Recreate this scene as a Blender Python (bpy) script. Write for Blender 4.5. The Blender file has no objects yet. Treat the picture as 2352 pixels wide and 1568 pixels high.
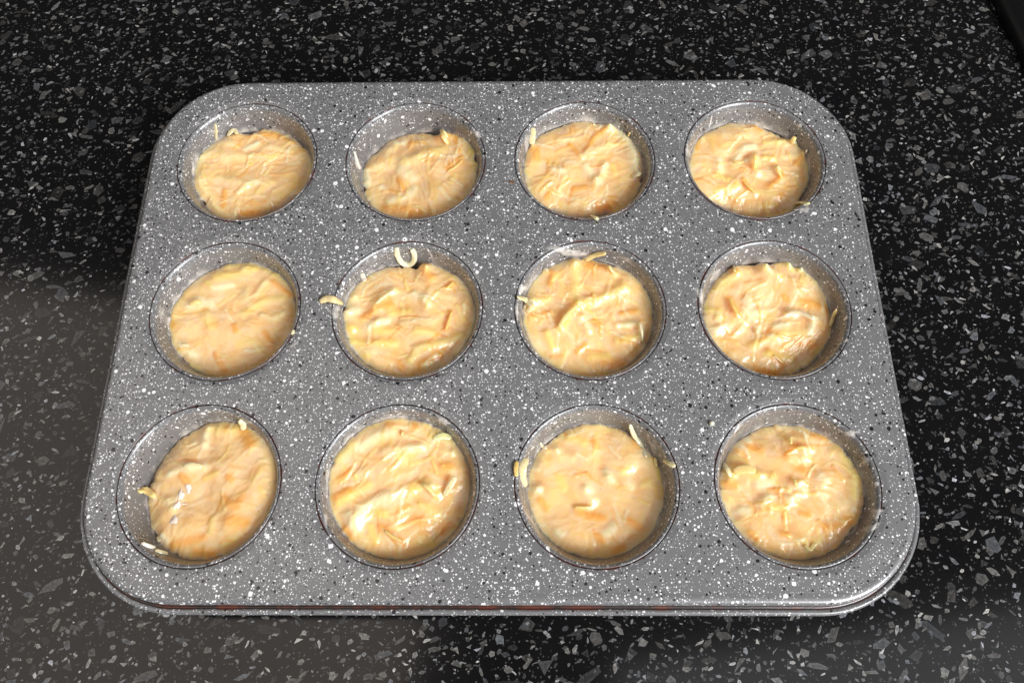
import bpy, math, random
import numpy as np
from mathutils import Vector, Euler
from mathutils.bvhtree import BVHTree
from mathutils.geometry import delaunay_2d_cdt

# ------------------------------------------------------------------ camera, world, lamps
sc = bpy.context.scene
col = sc.collection
CAM = Vector((0.01023, -0.14003, 0.31725))
ROT = Euler((0.37231, 0.01228, 0.00203), 'XYZ')
FPX, W, H = 1779.4, 2352.0, 1568.0
cam = bpy.data.objects.new('camera', bpy.data.cameras.new('camera'))
cam.location, cam.rotation_euler = CAM, ROT
cam.data.sensor_width = 36.0
cam.data.lens = 36.0 * FPX / W
cam.data.clip_start, cam.data.clip_end = 0.01, 50
col.objects.link(cam); sc.camera = cam

world = bpy.data.worlds.new('World'); sc.world = world
world.use_nodes = True
bg = world.node_tree.nodes['Background']
bg.inputs[0].default_value = (0.92, 0.95, 1.0, 1); bg.inputs[1].default_value = 0.05

def lamp(name, loc, target, sx, sy, radiance, color, roll=0):
    l = bpy.data.lights.new(name, 'AREA'); l.shape = 'RECTANGLE'
    l.size, l.size_y = sx, sy
    l.energy = radiance * math.pi * sx * sy
    l.color = color
    o = bpy.data.objects.new(name, l)
    o.location = loc
    q = (Vector(target) - Vector(loc)).to_track_quat('-Z', 'Y').to_euler()
    o.rotation_euler = q
    if roll: o.rotation_euler = (0, 0, roll)
    col.objects.link(o)
lamp('ceiling_light_left', (-1.22, -0.02, 1.5), (-1.22, -0.02, 0), 2.0, 1.5, 1.08, (1.0, 0.89, 0.80), roll=math.radians(-9))
lamp('ceiling_light_right', (1.30, -0.80, 1.5), (1.30, -0.80, 0), 2.0, 1.5, 0.95, (0.97, 0.98, 1.0), roll=math.radians(7.5))
lamp('window_light', (1.25, -1.15, 1.15), (0.0, 0.0, 0.0), 1.1, 1.1, 17.5, (0.985, 0.985, 1.0))

sc.view_settings.view_transform = 'Standard'
sc.view_settings.look = 'None'
sc.view_settings.exposure = 0.10
sc.view_settings.gamma = 1.0
sc.cycles.max_bounces = 6

# ------------------------------------------------------------------ helpers
RM = np.array(ROT.to_matrix())
def pray(x, y):
    d = RM @ np.array([(x - W/2)/FPX, -(y - H/2)/FPX, -1.0])
    return d / np.linalg.norm(d)
C0 = np.array(CAM)
def on_plane(x, y, z):
    d = pray(x, y); return C0 + d*((z - C0[2])/d[2])

def link(name, verts, faces, mat, parent=None, smooth=True, cols=None, attr='tint'):
    me = bpy.data.meshes.new(name)
    me.from_pydata([tuple(v) for v in verts], [], [tuple(f) for f in faces])
    if cols is not None:
        a = me.color_attributes.new(attr, 'FLOAT_COLOR', 'POINT')
        a.data.foreach_set('color', np.asarray(cols, dtype=np.float32).ravel())
    me.materials.append(mat)
    if smooth: me.polygons.foreach_set('use_smooth', [True]*len(me.polygons))
    me.update()
    o = bpy.data.objects.new(name, me); col.objects.link(o)
    if parent: o.parent = parent
    return o
def tag(o, label=None, cat=None, group=None, kind=None):
    for k, v in (('label', label), ('category', cat), ('group', group), ('kind', kind)):
        if v: o[k] = v
    return o
def lathe_faces(nr, n, flip=False):
    f = []
    for i in range(nr-1):
        for j in range(n):
            k = (j+1) % n
            q = (i*n+j, i*n+k, (i+1)*n+k, (i+1)*n+j)
            f.append(q[::-1] if flip else q)
    return f

# numpy gradient noise
def _h(ix, iy, seed):
    n = (ix.astype(np.int64)*374761393 + iy.astype(np.int64)*668265263 + seed*2147483647) & 0xffffffff
    n = ((n ^ (n >> 13))*1274126177) & 0xffffffff
    return ((n ^ (n >> 16)) & 0xffff)/65535.0
def noise(x, y, seed=0):
    ix, iy = np.floor(x), np.floor(y); fx, fy = x-ix, y-iy
    u, v = fx**3*(fx*(fx*6-15)+10), fy**3*(fy*(fy*6-15)+10)
    def g(ox, oy):
        a = _h(ix+ox, iy+oy, seed)*2*np.pi
        return np.cos(a)*(fx-ox)+np.sin(a)*(fy-oy)
    a = g(0,0)*(1-u)+g(1,0)*u; b = g(0,1)*(1-u)+g(1,1)*u
    return (a*(1-v)+b*v)*1.5
def fbm(x, y, seed, o=3):
    s = 0; a = 1
    for k in range(o):
        s = s + a*noise(x*2**k, y*2**k, seed+k*17); a *= .5
    return s
def sstep(a, b, x):
    t = np.clip((x-a)/(b-a), 0, 1); return t*t*(3-2*t)

# ------------------------------------------------------------------ material helpers
class NT:
    def __init__(s, name):
        s.m = bpy.data.materials.new(name); s.m.use_nodes = True
        s.t = s.m.node_tree; s.b = s.t.nodes['Principled BSDF']; s.out = s.t.nodes['Material Output']
    def n(s, typ, **kw):
        nd = s.t.nodes.new(typ)
        for k, v in kw.items():
            if k.startswith('_'): setattr(nd, k[1:], v)
            else:
                nd.inputs[k.replace('__', ' ')].default_value = v
        return nd
    def l(s, a, b): s.t.links.new(a, b)
    def math(s, op, a, b=None, c=None, clamp=False):
        nd = s.t.nodes.new('ShaderNodeMath'); nd.operation = op; nd.use_clamp = clamp
        for i, v in enumerate((a, b, c)):
            if v is None: continue
            if isinstance(v, (int, float)): nd.inputs[i].default_value = v
            else: s.l(v, nd.inputs[i])
        return nd.outputs[0]
    def mix(s, f, a, b):
        nd = s.t.nodes.new('ShaderNodeMix'); nd.data_type = 'RGBA'
        for i, v in ((0, f), (6, a), (7, b)):
            if isinstance(v, (int, float)): nd.inputs[i].default_value = v
            elif isinstance(v, tuple): nd.inputs[i].default_value = (*v, 1)
            else: s.l(v, nd.inputs[i])
        return nd.outputs[2]
    def ramp(s, v, a, b):
        nd = s.t.nodes.new('ShaderNodeMapRange'); nd.clamp = True
        nd.inputs[1].default_value = a; nd.inputs[2].default_value = b
        s.l(v, nd.inputs[0]); return nd.outputs[0]

# speckled non-stick enamel; world position (object sits at the origin) drives the spatter
def speckle_mat():
    s = NT('speckled_enamel')
    geo = s.n('ShaderNodeNewGeometry'); pos = geo.outputs['Position']
    wn = s.n('ShaderNodeTexNoise', Scale=900.0, Detail=1.0); s.l(pos, wn.inputs['Vector'])
    off = s.n('ShaderNodeVectorMath', _operation='MULTIPLY_ADD')
    s.l(wn.outputs['Color'], off.inputs[0]); off.inputs[1].default_value = (.0006,)*3; s.l(pos, off.inputs[2])
    P = off.outputs[0]
    sep = s.n('ShaderNodeSeparateXYZ'); s.l(pos, sep.inputs[0])
    # paint thins out down the cup walls and towards the bare-looking right end
    depth = s.ramp(sep.outputs['Z'], -0.019, -0.0012)
    depth = s.math('MULTIPLY_ADD', s.math('POWER', depth, 1.6), .88, .12)
    dn = s.n('ShaderNodeTexNoise', Scale=14.0, Detail=2.0); s.l(pos, dn.inputs['Vector'])
    side = s.ramp(sep.outputs['X'], 0.19, -0.05)
    dens = s.math('MULTIPLY_ADD', side, .30, s.math('MULTIPLY_ADD', dn.outputs['Fac'], .55, .33))
    dens = s.math('MULTIPLY', dens, depth)
    dn_ = dens
    def dots(scale, rmin, rmax, presence, seed):
        o = s.n('ShaderNodeVectorMath', _operation='ADD'); s.l(P, o.inputs[0]); o.inputs[1].default_value = (seed, seed*.7, seed*1.3)
        v = s.n('ShaderNodeTexVoronoi', Scale=scale); s.l(o.outputs[0], v.inputs['Vector'])
        c = s.n('ShaderNodeSeparateColor'); s.l(v.outputs['Color'], c.inputs[0])
        r = s.math('MULTIPLY_ADD', s.math('POWER', c.outputs[0], 2.5), (rmax-rmin)*scale, rmin*scale)
        on = s.math('LESS_THAN', c.outputs[1], s.math('MULTIPLY', dn_, presence))
        d = s.math('SUBTRACT', r, v.outputs['Distance'])
        m = s.math('MULTIPLY', d, 1/(0.00009*scale), clamp=True)
        return s.math('MULTIPLY', m, on)
    w = dots(230, .00055, .00120, .42, 3.1)
    for a in ((400, .00034, .00072, .65, 7.7), (650, .00022, .00050, 1.15, 11.3), (1100, .00015, .00032, 1.0, 15.9), (1000, .00015, .00034, .7, 45.9)):
        w = s.math('MAXIMUM', w, dots(*a))
    dn_ = depth
    k = s.math('MAXIMUM', dots(280, .00050, .00095, .60, 21.0), dots(460, .00036, .00062, .80, 29.0))
    ng = s.n('ShaderNodeTexNoise', Scale=60.0, Detail=3.0); s.l(pos, ng.inputs['Vector'])
    base = s.mix(ng.outputs['Fac'], (.142, .143, .146), (.176, .176, .178))
    c = s.mix(w, base, (.86, .86, .86))
    c = s.mix(k, c, (.010, .010, .012))
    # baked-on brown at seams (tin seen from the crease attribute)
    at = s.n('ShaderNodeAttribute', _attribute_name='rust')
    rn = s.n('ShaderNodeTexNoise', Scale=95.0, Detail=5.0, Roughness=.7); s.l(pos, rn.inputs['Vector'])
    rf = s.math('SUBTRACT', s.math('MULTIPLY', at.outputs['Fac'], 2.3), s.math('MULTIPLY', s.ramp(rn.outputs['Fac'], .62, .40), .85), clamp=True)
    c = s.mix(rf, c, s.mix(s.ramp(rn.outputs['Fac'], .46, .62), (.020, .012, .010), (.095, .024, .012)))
    s.l(c, s.b.inputs['Base Color'])
    s.b.inputs['Roughness'].default_value = .34
    s.b.inputs['Coat Weight'].default_value = .45; s.b.inputs['Coat Roughness'].default_value = .16
    s.b.inputs['Metallic'].default_value = .0
    s.b.inputs['Specular IOR Level'].default_value = .6
    bm = s.n('ShaderNodeBump', Strength=.25, Distance=.0001); s.l(s.math('MAXIMUM', w, k), bm.inputs['Height'])
    s.l(bm.outputs[0], s.b.inputs['Normal'])
    return s.m
M_TIN = speckle_mat()

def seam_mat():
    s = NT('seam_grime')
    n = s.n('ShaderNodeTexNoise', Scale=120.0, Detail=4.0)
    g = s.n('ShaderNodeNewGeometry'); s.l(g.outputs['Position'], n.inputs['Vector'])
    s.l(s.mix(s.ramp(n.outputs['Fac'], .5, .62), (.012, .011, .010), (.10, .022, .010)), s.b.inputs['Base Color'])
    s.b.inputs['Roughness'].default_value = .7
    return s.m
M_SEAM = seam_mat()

def counter_mat():
    s = NT('dark_stone_resin')
    g = s.n('ShaderNodeNewGeometry'); pos = g.outputs['Position']
    n = s.n('ShaderNodeTexNoise', Scale=45.0, Detail=4.0); s.l(pos, n.inputs['Vector'])
    base = s.mix(n.outputs['Fac'], (.0022, .0022, .0028), (.007, .0065, .0065))
    v = s.n('ShaderNodeTexVoronoi', Scale=900.0); s.l(pos, v.inputs['Vector'])
    c = s.n('ShaderNodeSeparateColor'); s.l(v.outputs['Color'], c.inputs[0])
    m = s.math('MULTIPLY', s.math('LESS_THAN', c.outputs[0], .22), s.math('LESS_THAN', v.outputs['Distance'], .34))
    s.l(s.mix(s.math('MULTIPLY', m, c.outputs[1]), base, (.075, .077, .08)), s.b.inputs['Base Color'])
    s.b.inputs['Roughness'].default_value = .125
    s.b.inputs['Specular IOR Level'].default_value = .5
    return s.m
M_COUNTER = counter_mat()
def chip_mat():
    s = NT('stone_fleck')
    a = s.n('ShaderNodeAttribute', _attribute_name='tint')
    g = s.n('ShaderNodeNewGeometry')
    n = s.n('ShaderNodeTexNoise', Scale=700.0, Detail=4.0, Roughness=.7); s.l(g.outputs['Position'], n.inputs['Vector'])
    k = s.math('MULTIPLY_ADD', s.ramp(n.outputs['Fac'], .35, .65), .9, .45)
    vm = s.n('ShaderNodeVectorMath', _operation='SCALE'); s.l(a.outputs['Color'], vm.inputs[0]); s.l(k, vm.inputs['Scale'])
    s.l(vm.outputs[0], s.b.inputs['Base Color'])
    s.b.inputs['Roughness'].default_value = .125
    return s.m
M_CHIP = chip_mat()

def simple(name, c, rough, **kw):
    s = NT(name); s.b.inputs['Base Color'].default_value = (*c, 1); s.b.inputs['Roughness'].default_value = rough
    for k, v in kw.items(): s.b.inputs[k.replace('__', ' ')].default_value = v
    return s.m
M_BLACK = simple('black_enamel', (.003, .003, .003), .35)

def batter_mat(name, sub=.9, rough=.34, attr=True, c=(1, 1, 1)):
    s = NT(name)
    g = s.n('ShaderNodeNewGeometry'); pos = g.outputs['Position']
    if attr:
        a = s.n('ShaderNodeAttribute', _attribute_name='tint'); cc = a.outputs['Color']
    else:
        r = s.n('ShaderNodeRGB'); r.outputs[0].default_value = (*c, 1); cc = r.outputs[0]
    n = s.n('ShaderNodeTexNoise', Scale=420.0, Detail=4.0, Roughness=.6, Distortion=1.2); s.l(pos, n.inputs['Vector'])
    hue = s.mix(s.ramp(n.outputs['Fac'], .45, .72), cc, (.95, .58, .20))
    cc = s.mix(.30, cc, hue)
    v = s.n('ShaderNodeTexVoronoi', Scale=170.0); s.l(pos, v.inputs['Vector'])
    pin = s.math('LESS_THAN', v.outputs['Distance'], .045)
    cc = s.mix(s.math('MULTIPLY', pin, .55), cc, (.38, .17, .05))
    s.l(cc, s.b.inputs['Base Color'])
    s.b.inputs['Roughness'].default_value = rough
    s.b.inputs['Subsurface Weight'].default_value = sub
    s.b.inputs['Subsurface Radius'].default_value = (1.0, .68, .30)
    s.b.inputs['Subsurface Scale'].default_value = .0065
    s.b.inputs['Specular IOR Level'].default_value = .5
    s.b.inputs['Coat Weight'].default_value = .45
    s.b.inputs['Coat Roughness'].default_value = .13
    bn = s.n('ShaderNodeTexNoise', Scale=500.0, Detail=2.0, Distortion=.8); s.l(pos, bn.inputs['Vector'])
    bm = s.n('ShaderNodeBump', Strength=.22, Distance=.0005); s.l(bn.outputs['Fac'], bm.inputs['Height'])
    s.l(bm.outputs[0], s.b.inputs['Normal']); s.l(bm.outputs[0], s.b.inputs['Coat Normal'])
    return s.m
M_BATTER = batter_mat('muffin_batter')
M_SHRED = batter_mat('pale_shred', sub=.45, rough=.28)
def smear_mat():
    s = NT('thin_batter_film')
    s.b.inputs['Base Color'].default_value = (.80, .76, .70, 1); s.b.inputs['Roughness'].default_value = .25
    a = s.n('ShaderNodeAttribute', _attribute_name='tint')
    g = s.n('ShaderNodeNewGeometry')
    n = s.n('ShaderNodeTexNoise', Scale=330.0, Detail=3.0); s.l(g.outputs['Position'], n.inputs['Vector'])
    al = s.math('MULTIPLY', s.math('MULTIPLY_ADD', s.ramp(n.outputs['Fac'], .3, .7), .9, .35), a.outputs['Fac'], clamp=True)
    s.l(al, s.b.inputs['Alpha'])
    return s.m
M_SMEAR = smear_mat()

# ------------------------------------------------------------------ the setting: counter with stone flecks
ZC = -0.0315
rng = random.Random(5)
# right end of the worktop runs past the black appliance edge in the far right corner
pe0, pe1 = on_plane(2262, 0, ZC), on_plane(2352, 170, ZC)
ed = pe1 - pe0; ed /= np.linalg.norm(ed)
cut0 = pe0 - ed*0.5; cut1 = pe0 + ed*0.06
cv = [(-.8, -.7), (.8, -.7), (.8, .9), (-.8, .9)]
verts = [(x, y, ZC) for x, y in cv] + [(x, y, ZC-.04) for x, y in cv]
counter = link('counter', verts, [(0,1,2,3), (7,6,5,4), (0,4,5,1), (1,5,6,2), (2,6,7,3), (3,7,4,0)], M_COUNTER, smooth=False)
tag(counter, kind='structure')

def chip_shape(r, asp, ang, sharp):
    n = rng.randint(3, 6)
    a0 = rng.random()*6.28
    pts = []
    for i in range(n):
        a = a0 + (i + rng.uniform(-.3, .3))*2*math.pi/n
        rr = r*rng.uniform(.72, 1.12)
        x, y = math.cos(a)*rr*math.sqrt(asp), math.sin(a)*rr/math.sqrt(asp)
        pts.append((x*math.cos(ang)-y*math.sin(ang), x*math.sin(ang)+y*math.cos(ang)))
    return pts
# size classes: (count, rmin, rmax, brightness range, layer height)
X0, X1, Y0, Y1 = -.46, .46, -.40, .48
chips = []
for cls, (cnt, r0, r1, b0, b1, z) in enumerate((
        (4600, .0018, .0044, .018, .085, .00003),
        (19000, .0009, .0025, .03, .16, .00005),
        (30000, .0005, .0013, .05, .20, .00007),
        (9500, .0006, .0016, .16, .42, .00009))):
    grid = {}
    cell = .005
    placed = 0; tries = 0
    while placed < cnt and tries < cnt*3:
        tries += 1
        x, y = rng.uniform(X0, X1), rng.uniform(Y0, Y1)
        r = r0 + (r1-r0)*rng.random()**2.2
        asp = rng.uniform(1.2, 3.6) if rng.random() < .6 else rng.uniform(1, 1.6)
        R_ = r*math.sqrt(asp)*.9
        gx, gy = int(x//cell), int(y//cell); ok = True
        nb = 2 if cls == 0 else 1
        for i in range(gx-nb, gx+nb+1):
            for j in range(gy-nb, gy+nb+1):
                for (a, b, q) in grid.get((i, j), ()):
                    if (a-x)**2+(b-y)**2 < ((q+R_)*.98)**2: ok = False; break
                if not ok: break
            if not ok: break
        if not ok: continue
        grid.setdefault((gx, gy), []).append((x, y, R_))
        placed += 1
        ang = rng.gauss(.25, .75)
        b = b0 + (b1-b0)*rng.random()**1.5
        t = rng.random()
        tint = (b*.95, b*.99, b*1.05) if t < .25 else ((b*1.0, b*.97, b*.91) if t < .75 else (b, b, b))
        chips.append((r*r, x, y, z, chip_shape(r, asp, ang, cls), tint, cls))
def visible(x, y):
    v = RM.T @ (np.array([x, y, ZC]) - C0)
    u, w_ = W/2 + FPX*v[0]/-v[2], H/2 - FPX*v[1]/-v[2]
    return 0 < u < W and 0 < w_ < H and not (abs(x) < .15*1.1 and -.11 < y < .10)
big = sorted([c for c in chips if c[6] < 2 and visible(c[1], c[2])], key=lambda c: -c[0])[:290]
bigset = set(id(c) for c in big)
for c in big:
    n = len(c[4])
    o = link('stone_fleck', [(0, 0, 0)]+[(px, py, 0) for px, py in c[4]],
             [(0, i+1, (i+1) % n+1) for i in range(n)], M_CHIP, counter, smooth=False,
             cols=[(*[q*.8 for q in c[5]], 1)]+[(*[q*1.25 for q in c[5]], 1)]*n)
    o.location = (c[1], c[2], ZC+c[3])
V, F, Cc = [], [], []
for c in chips:
    if id(c) in bigset: continue
    b = len(V); n = len(c[4])
    V.append((c[1], c[2], ZC+c[3])); Cc.append((*[q*.8 for q in c[5]], 1))
    for px, py in c[4]:
        V.append((c[1]+px, c[2]+py, ZC+c[3])); Cc.append((*[q*1.25 for q in c[5]], 1))
    F += [(b, b+i+1, b+(i+1) % n+1) for i in range(n)]
tag(link('small_stone_flecks', V, F, M_CHIP, counter, smooth=False, cols=Cc), kind='stuff')

# black appliance edge in the far right corner
nrm = np.array([ed[1], -ed[0], 0.0])
if nrm[0] < 0: nrm = -nrm
hob = bpy.data.objects.new('black_appliance', None); hob.location = tuple(pe0); col.objects.link(hob)
tag(hob, 'black appliance edge standing on the counter in the far right corner', 'appliance')
prof = [(0.0, .0002), (0.0, .004), (.0015, .0065), (.004, .0075), (.010, .0075), (.012, .0068), (.0135, .0075), (.25, .0078)]
def strip(p0, p1, pr):
    n = 14; vs = []; fs = []
    for i in range(n):
        t = i/(n-1); base = np.array(p0)*(1-t)+np.array(p1)*t
        bow = .004*(4*t*(1-t))
        for d, z in pr: vs.append(tuple(base + nrm*(d+bow) + np.array([0, 0, z])))
    m = len(pr)
    for i in range(n-1):
        for j in range(m-1): fs.append((i*m+j, i*m+j+1, (i+1)*m+j+1, (i+1)*m+j))
    return vs, fs
p0, p1 = pe0 - ed*.25 - pe0, pe0 + ed*.075 - pe0
vs, fs = strip(p0, p1, prof[:5]); link('edge_trim', vs, fs, M_BLACK, hob)
vs, fs = strip(p0, p1, prof[4:]); link('top_panel', vs, fs, M_BLACK, hob)

# ------------------------------------------------------------------ muffin tin
SX, SY = .082, .0786
RR = .0339
HX, HY, CR = .1697, .1258, .0425
tin = bpy.data.objects.new('muffin_tin', None); col.objects.link(tin)
tin.location = (0, 0, 0)
tag(tin, 'grey twelve cup muffin tin with black and white speckles on the dark counter', 'muffin tin')
def rrect(d, n=20):
    pts = []
    r = CR + d
    for cx, cy, a0 in ((HX-CR, HY-CR, 0), (-HX+CR, HY-CR, 90), (-HX+CR, -HY+CR, 180), (HX-CR, -HY+CR, 270)):
        for i in range(n+1):
            a = math.radians(a0 + 90*i/n); pts.append((cx+r*math.cos(a), cy+r*math.sin(a)))
    return pts
NC = 96
centers = [((i-1.5)*SX, (1-j)*SY) for j in range(3) for i in range(4)]
# flat part of the plate
DIN, RO = -.0042, .0366
pts = [Vector(p) for p in rrect(DIN)]
edges = [(i, (i+1) % len(pts)) for i in range(len(pts))]
hol = []
for cx, cy in centers:
    b = len(pts)
    pts += [Vector((cx+RO*math.cos(2*math.pi*k/NC), cy+RO*math.sin(2*math.pi*k/NC))) for k in range(NC)]
    edges += [(b+k, b+(k+1) % NC) for k in range(NC)]
vo, eo, fo, *_ = delaunay_2d_cdt(pts, edges, [], 0, 1e-7)
def inside(c):
    return all(math.hypot(c[0]-a, c[1]-b) > RO*.9995 for a, b in centers)
TV = [(v.x, v.y, 0.0) for v in vo]; TF = []
def in_rr(c):
    x, y = abs(c[0])-(HX-CR), abs(c[1])-(HY-CR)
    if x > 0 and y > 0: return math.hypot(x, y) < CR+DIN
    return abs(c[0]) < HX+DIN and abs(c[1]) < HY+DIN
for f in fo:
    c = (sum(vo[i].x for i in f)/len(f), sum(vo[i].y for i in f)/len(f))
    if inside(c) and in_rr(c):
        a, b_, d = (vo[i] for i in f[:3])
        TF.append(f if (b_-a).cross(d-a) > 0 else f[::-1])
TR = [0.0]*len(TV)
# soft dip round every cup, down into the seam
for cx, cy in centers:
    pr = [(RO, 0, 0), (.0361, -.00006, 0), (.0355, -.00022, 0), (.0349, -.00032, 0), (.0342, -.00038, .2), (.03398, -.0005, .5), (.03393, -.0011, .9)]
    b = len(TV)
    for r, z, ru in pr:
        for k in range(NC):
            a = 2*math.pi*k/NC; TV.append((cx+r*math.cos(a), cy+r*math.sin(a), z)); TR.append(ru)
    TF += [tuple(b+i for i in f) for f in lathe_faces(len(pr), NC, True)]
# outer shoulder
pl = rrect(0); NP = len(pl)
pr = [(DIN, 0, 0), (-.0030, .00012, 0), (-.0018, .0001, 0), (-.0008, -.0002, 0), (-.0002, -.0008, 0), (0, -.0016, 0), (.0001, -.0036, .5), (.0003, -.0048, 1.0)]
b = len(TV)
for d, z, ru in pr:
    for x, y in rrect(d): TV.append((x, y, z)); TR.append(ru)
TF += [tuple(b+i for i in f) for f in lathe_faces(len(pr), NP, False)]
def rustcols(r): return [(v, v, v, 1) for v in r]
plate = link('top_plate', TV, TF, M_TIN, tin, cols=rustcols(TR), attr='rust')
# rolled outer lip
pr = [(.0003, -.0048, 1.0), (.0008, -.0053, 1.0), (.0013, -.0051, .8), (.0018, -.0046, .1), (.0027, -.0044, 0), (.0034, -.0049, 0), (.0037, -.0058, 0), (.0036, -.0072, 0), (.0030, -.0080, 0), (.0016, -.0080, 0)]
V2, R2 = [], []
for d, z, ru in pr:
    for x, y in rrect(d): V2.append((x, y, z-.00002)); R2.append(ru)
F2 = lathe_faces(len(pr), NP, False)
link('rolled_rim', V2, F2, M_TIN, tin, cols=rustcols(R2), attr='rust')
# cups: (r, z)
CP = [(.03374, -.0011), (.03376, -.0007), (.03362, -.00042), (.0333, -.0003), (.0328, -.0005), (.0322, -.0011), (.03165, -.0021), (.0312, -.0035),
      (.0304, -.0065), (.0294, -.0105), (.0284, -.0145), (.0274, -.0185), (.0264, -.0225), (.0257, -.0252), (.0249, -.0273), (.0236, -.0290), (.0218, -.0300), (.018, -.0303), (.009, -.0303), (.0006, -.0303)]
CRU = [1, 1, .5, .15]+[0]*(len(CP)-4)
cupv = [(r*math.cos(2*math.pi*k/NC), r*math.sin(2*math.pi*k/NC), z) for r, z in CP for k in range(NC)]
cupf = lathe_faces(len(CP), NC, True)
cup0 = link('cup', cupv, cupf, M_TIN, tin, cols=rustcols([CRU[i] for i in range(len(CP)) for k in range(NC)]), attr='rust')
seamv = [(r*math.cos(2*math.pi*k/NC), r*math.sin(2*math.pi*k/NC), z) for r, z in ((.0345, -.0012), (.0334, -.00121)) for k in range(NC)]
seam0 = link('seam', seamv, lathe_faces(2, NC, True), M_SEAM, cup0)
for i, (cx, cy) in enumerate(centers):
    c = cup0 if i == 0 else cup0.copy()
    if i:
        col.objects.link(c); c.parent = tin
        s_ = seam0.copy(); col.objects.link(s_); s_.parent = c
    c.location = (cx, cy, 0)
    b = len(TV)
    TV += [(x+cx, y+cy, z) for x, y, z in cupv]; TF += [tuple(b+q for q in f) for f in cupf]
TINBVH = BVHTree.FromPolygons([Vector(v) for v in TV], TF)

def rw(z):
    zs = [p[1] for p in CP[4:16]][::-1]; rs = [p[0] for p in CP[4:16]][::-1]
    return np.interp(z, zs, rs)

# ------------------------------------------------------------------ batter portions
S1, S2 = .5833*800/2091*1.0, .5833*800/1792
S1 = .22317; S2 = .26042
ZO = [(600,300),(1300,300),(1960,300),(2600,300),(540,900),(1220,900),(1960,900),(2680,900),(400,1550),(1200,1550),(1960,1550),(2740,1550)]
def z2p(i, x, y):
    s = S1 if i < 8 else S2
    return ZO[i][0]*.58333 + x*s, ZO[i][1]*.58333 + y*s
OUT = [
"450,800 570,700 680,650 760,600 860,590 1000,598 1100,560 1190,545 1300,555 1420,610 1500,670 1570,745 1635,790 1640,920 1620,1020 1560,1130 1470,1220 1340,1320 1200,1390 1050,1450 900,1465 780,1450 690,1420 600,1360 500,1260 430,1130 405,1020 425,900",
"320,900 400,840 480,790 560,710 640,650 760,600 880,590 990,580 1080,610 1140,600 1200,585 1330,575 1440,580 1480,640 1490,800 1500,950 1490,1060 1460,1170 1370,1270 1250,1350 1110,1420 960,1450 800,1458 660,1430 520,1380 430,1310 370,1200 330,1080 310,980",
"285,730 330,700 400,640 470,590 580,540 700,495 850,468 990,480 1140,500 1270,530 1350,600 1420,700 1490,800 1505,930 1480,1060 1420,1180 1330,1280 1210,1360 1060,1420 900,1450 760,1430 620,1380 500,1310 400,1240 320,1120 280,980 265,850",
"380,640 430,590 520,560 640,510 760,480 880,485 1000,500 1100,550 1200,600 1320,655 1400,660 1430,740 1500,780 1540,900 1570,1020 1530,1130 1460,1220 1400,1290 1350,1360 1250,1400 1100,1440 940,1440 800,1400 680,1350 540,1280 430,1180 350,1060 300,920 305,810",
"320,830 380,760 460,660 560,560 680,470 800,410 940,360 1060,345 1200,350 1350,400 1470,470 1560,560 1620,680 1630,820 1610,950 1570,1050 1500,1170 1400,1280 1290,1370 1150,1450 1000,1490 840,1505 700,1480 570,1420 500,1370 420,1280 350,1180 315,1050 305,930",
"350,760 380,690 430,620 480,570 590,480 700,430 830,390 1000,400 1110,410 1170,350 1260,330 1380,390 1500,460 1600,560 1670,680 1700,800 1695,950 1660,1080 1590,1210 1490,1320 1360,1410 1200,1470 1000,1505 850,1490 700,1440 560,1350 470,1260 390,1150 350,1010 320,880",
"230,840 280,740 330,570 440,450 560,380 690,310 850,300 1000,330 1150,370 1280,410 1400,460 1490,540 1560,660 1595,800 1600,950 1580,1080 1520,1220 1440,1320 1320,1400 1180,1460 1000,1500 860,1490 700,1440 560,1360 430,1260 340,1140 270,1010",
"245,780 300,590 390,470 540,390 620,375 760,370 840,350 930,370 1110,335 1250,380 1320,450 1420,540 1490,620 1520,780 1545,890 1560,1000 1520,1150 1460,1250 1370,1350 1230,1440 1090,1500 940,1500 800,1460 660,1400 520,1310 400,1210 310,1090 250,960 235,860",
"430,800 480,680 540,560 620,470 720,380 850,310 950,260 1080,240 1190,260 1250,240 1320,300 1400,380 1470,480 1510,600 1540,740 1530,880 1490,1010 1430,1120 1350,1230 1240,1320 1110,1390 960,1435 800,1430 650,1410 560,1390 500,1340 490,1250 430,1190 415,1060 400,960 400,900",
"200,700 240,580 310,480 420,370 540,290 660,230 800,205 950,220 1100,260 1220,330 1300,390 1380,480 1420,590 1450,720 1460,850 1440,980 1390,1110 1300,1220 1200,1320 1080,1400 930,1460 800,1480 660,1450 530,1390 420,1300 320,1200 250,1080 210,960 190,830",
"290,640 330,540 380,450 450,430 550,340 650,290 780,260 900,255 1020,280 1140,340 1230,430 1310,490 1400,570 1450,680 1475,800 1470,950 1430,1090 1370,1200 1280,1290 1160,1380 1040,1430 900,1450 760,1430 620,1380 500,1300 400,1200 320,1090 270,970 250,860 260,740",
"225,630 300,510 400,400 520,320 640,280 780,265 900,275 1040,320 1180,380 1280,470 1370,570 1430,660 1470,780 1485,900 1495,1030 1460,1120 1390,1180 1330,1260 1240,1360 1100,1430 960,1470 820,1460 680,1410 540,1330 430,1230 330,1110 250,990 215,860 210,740"]
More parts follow.
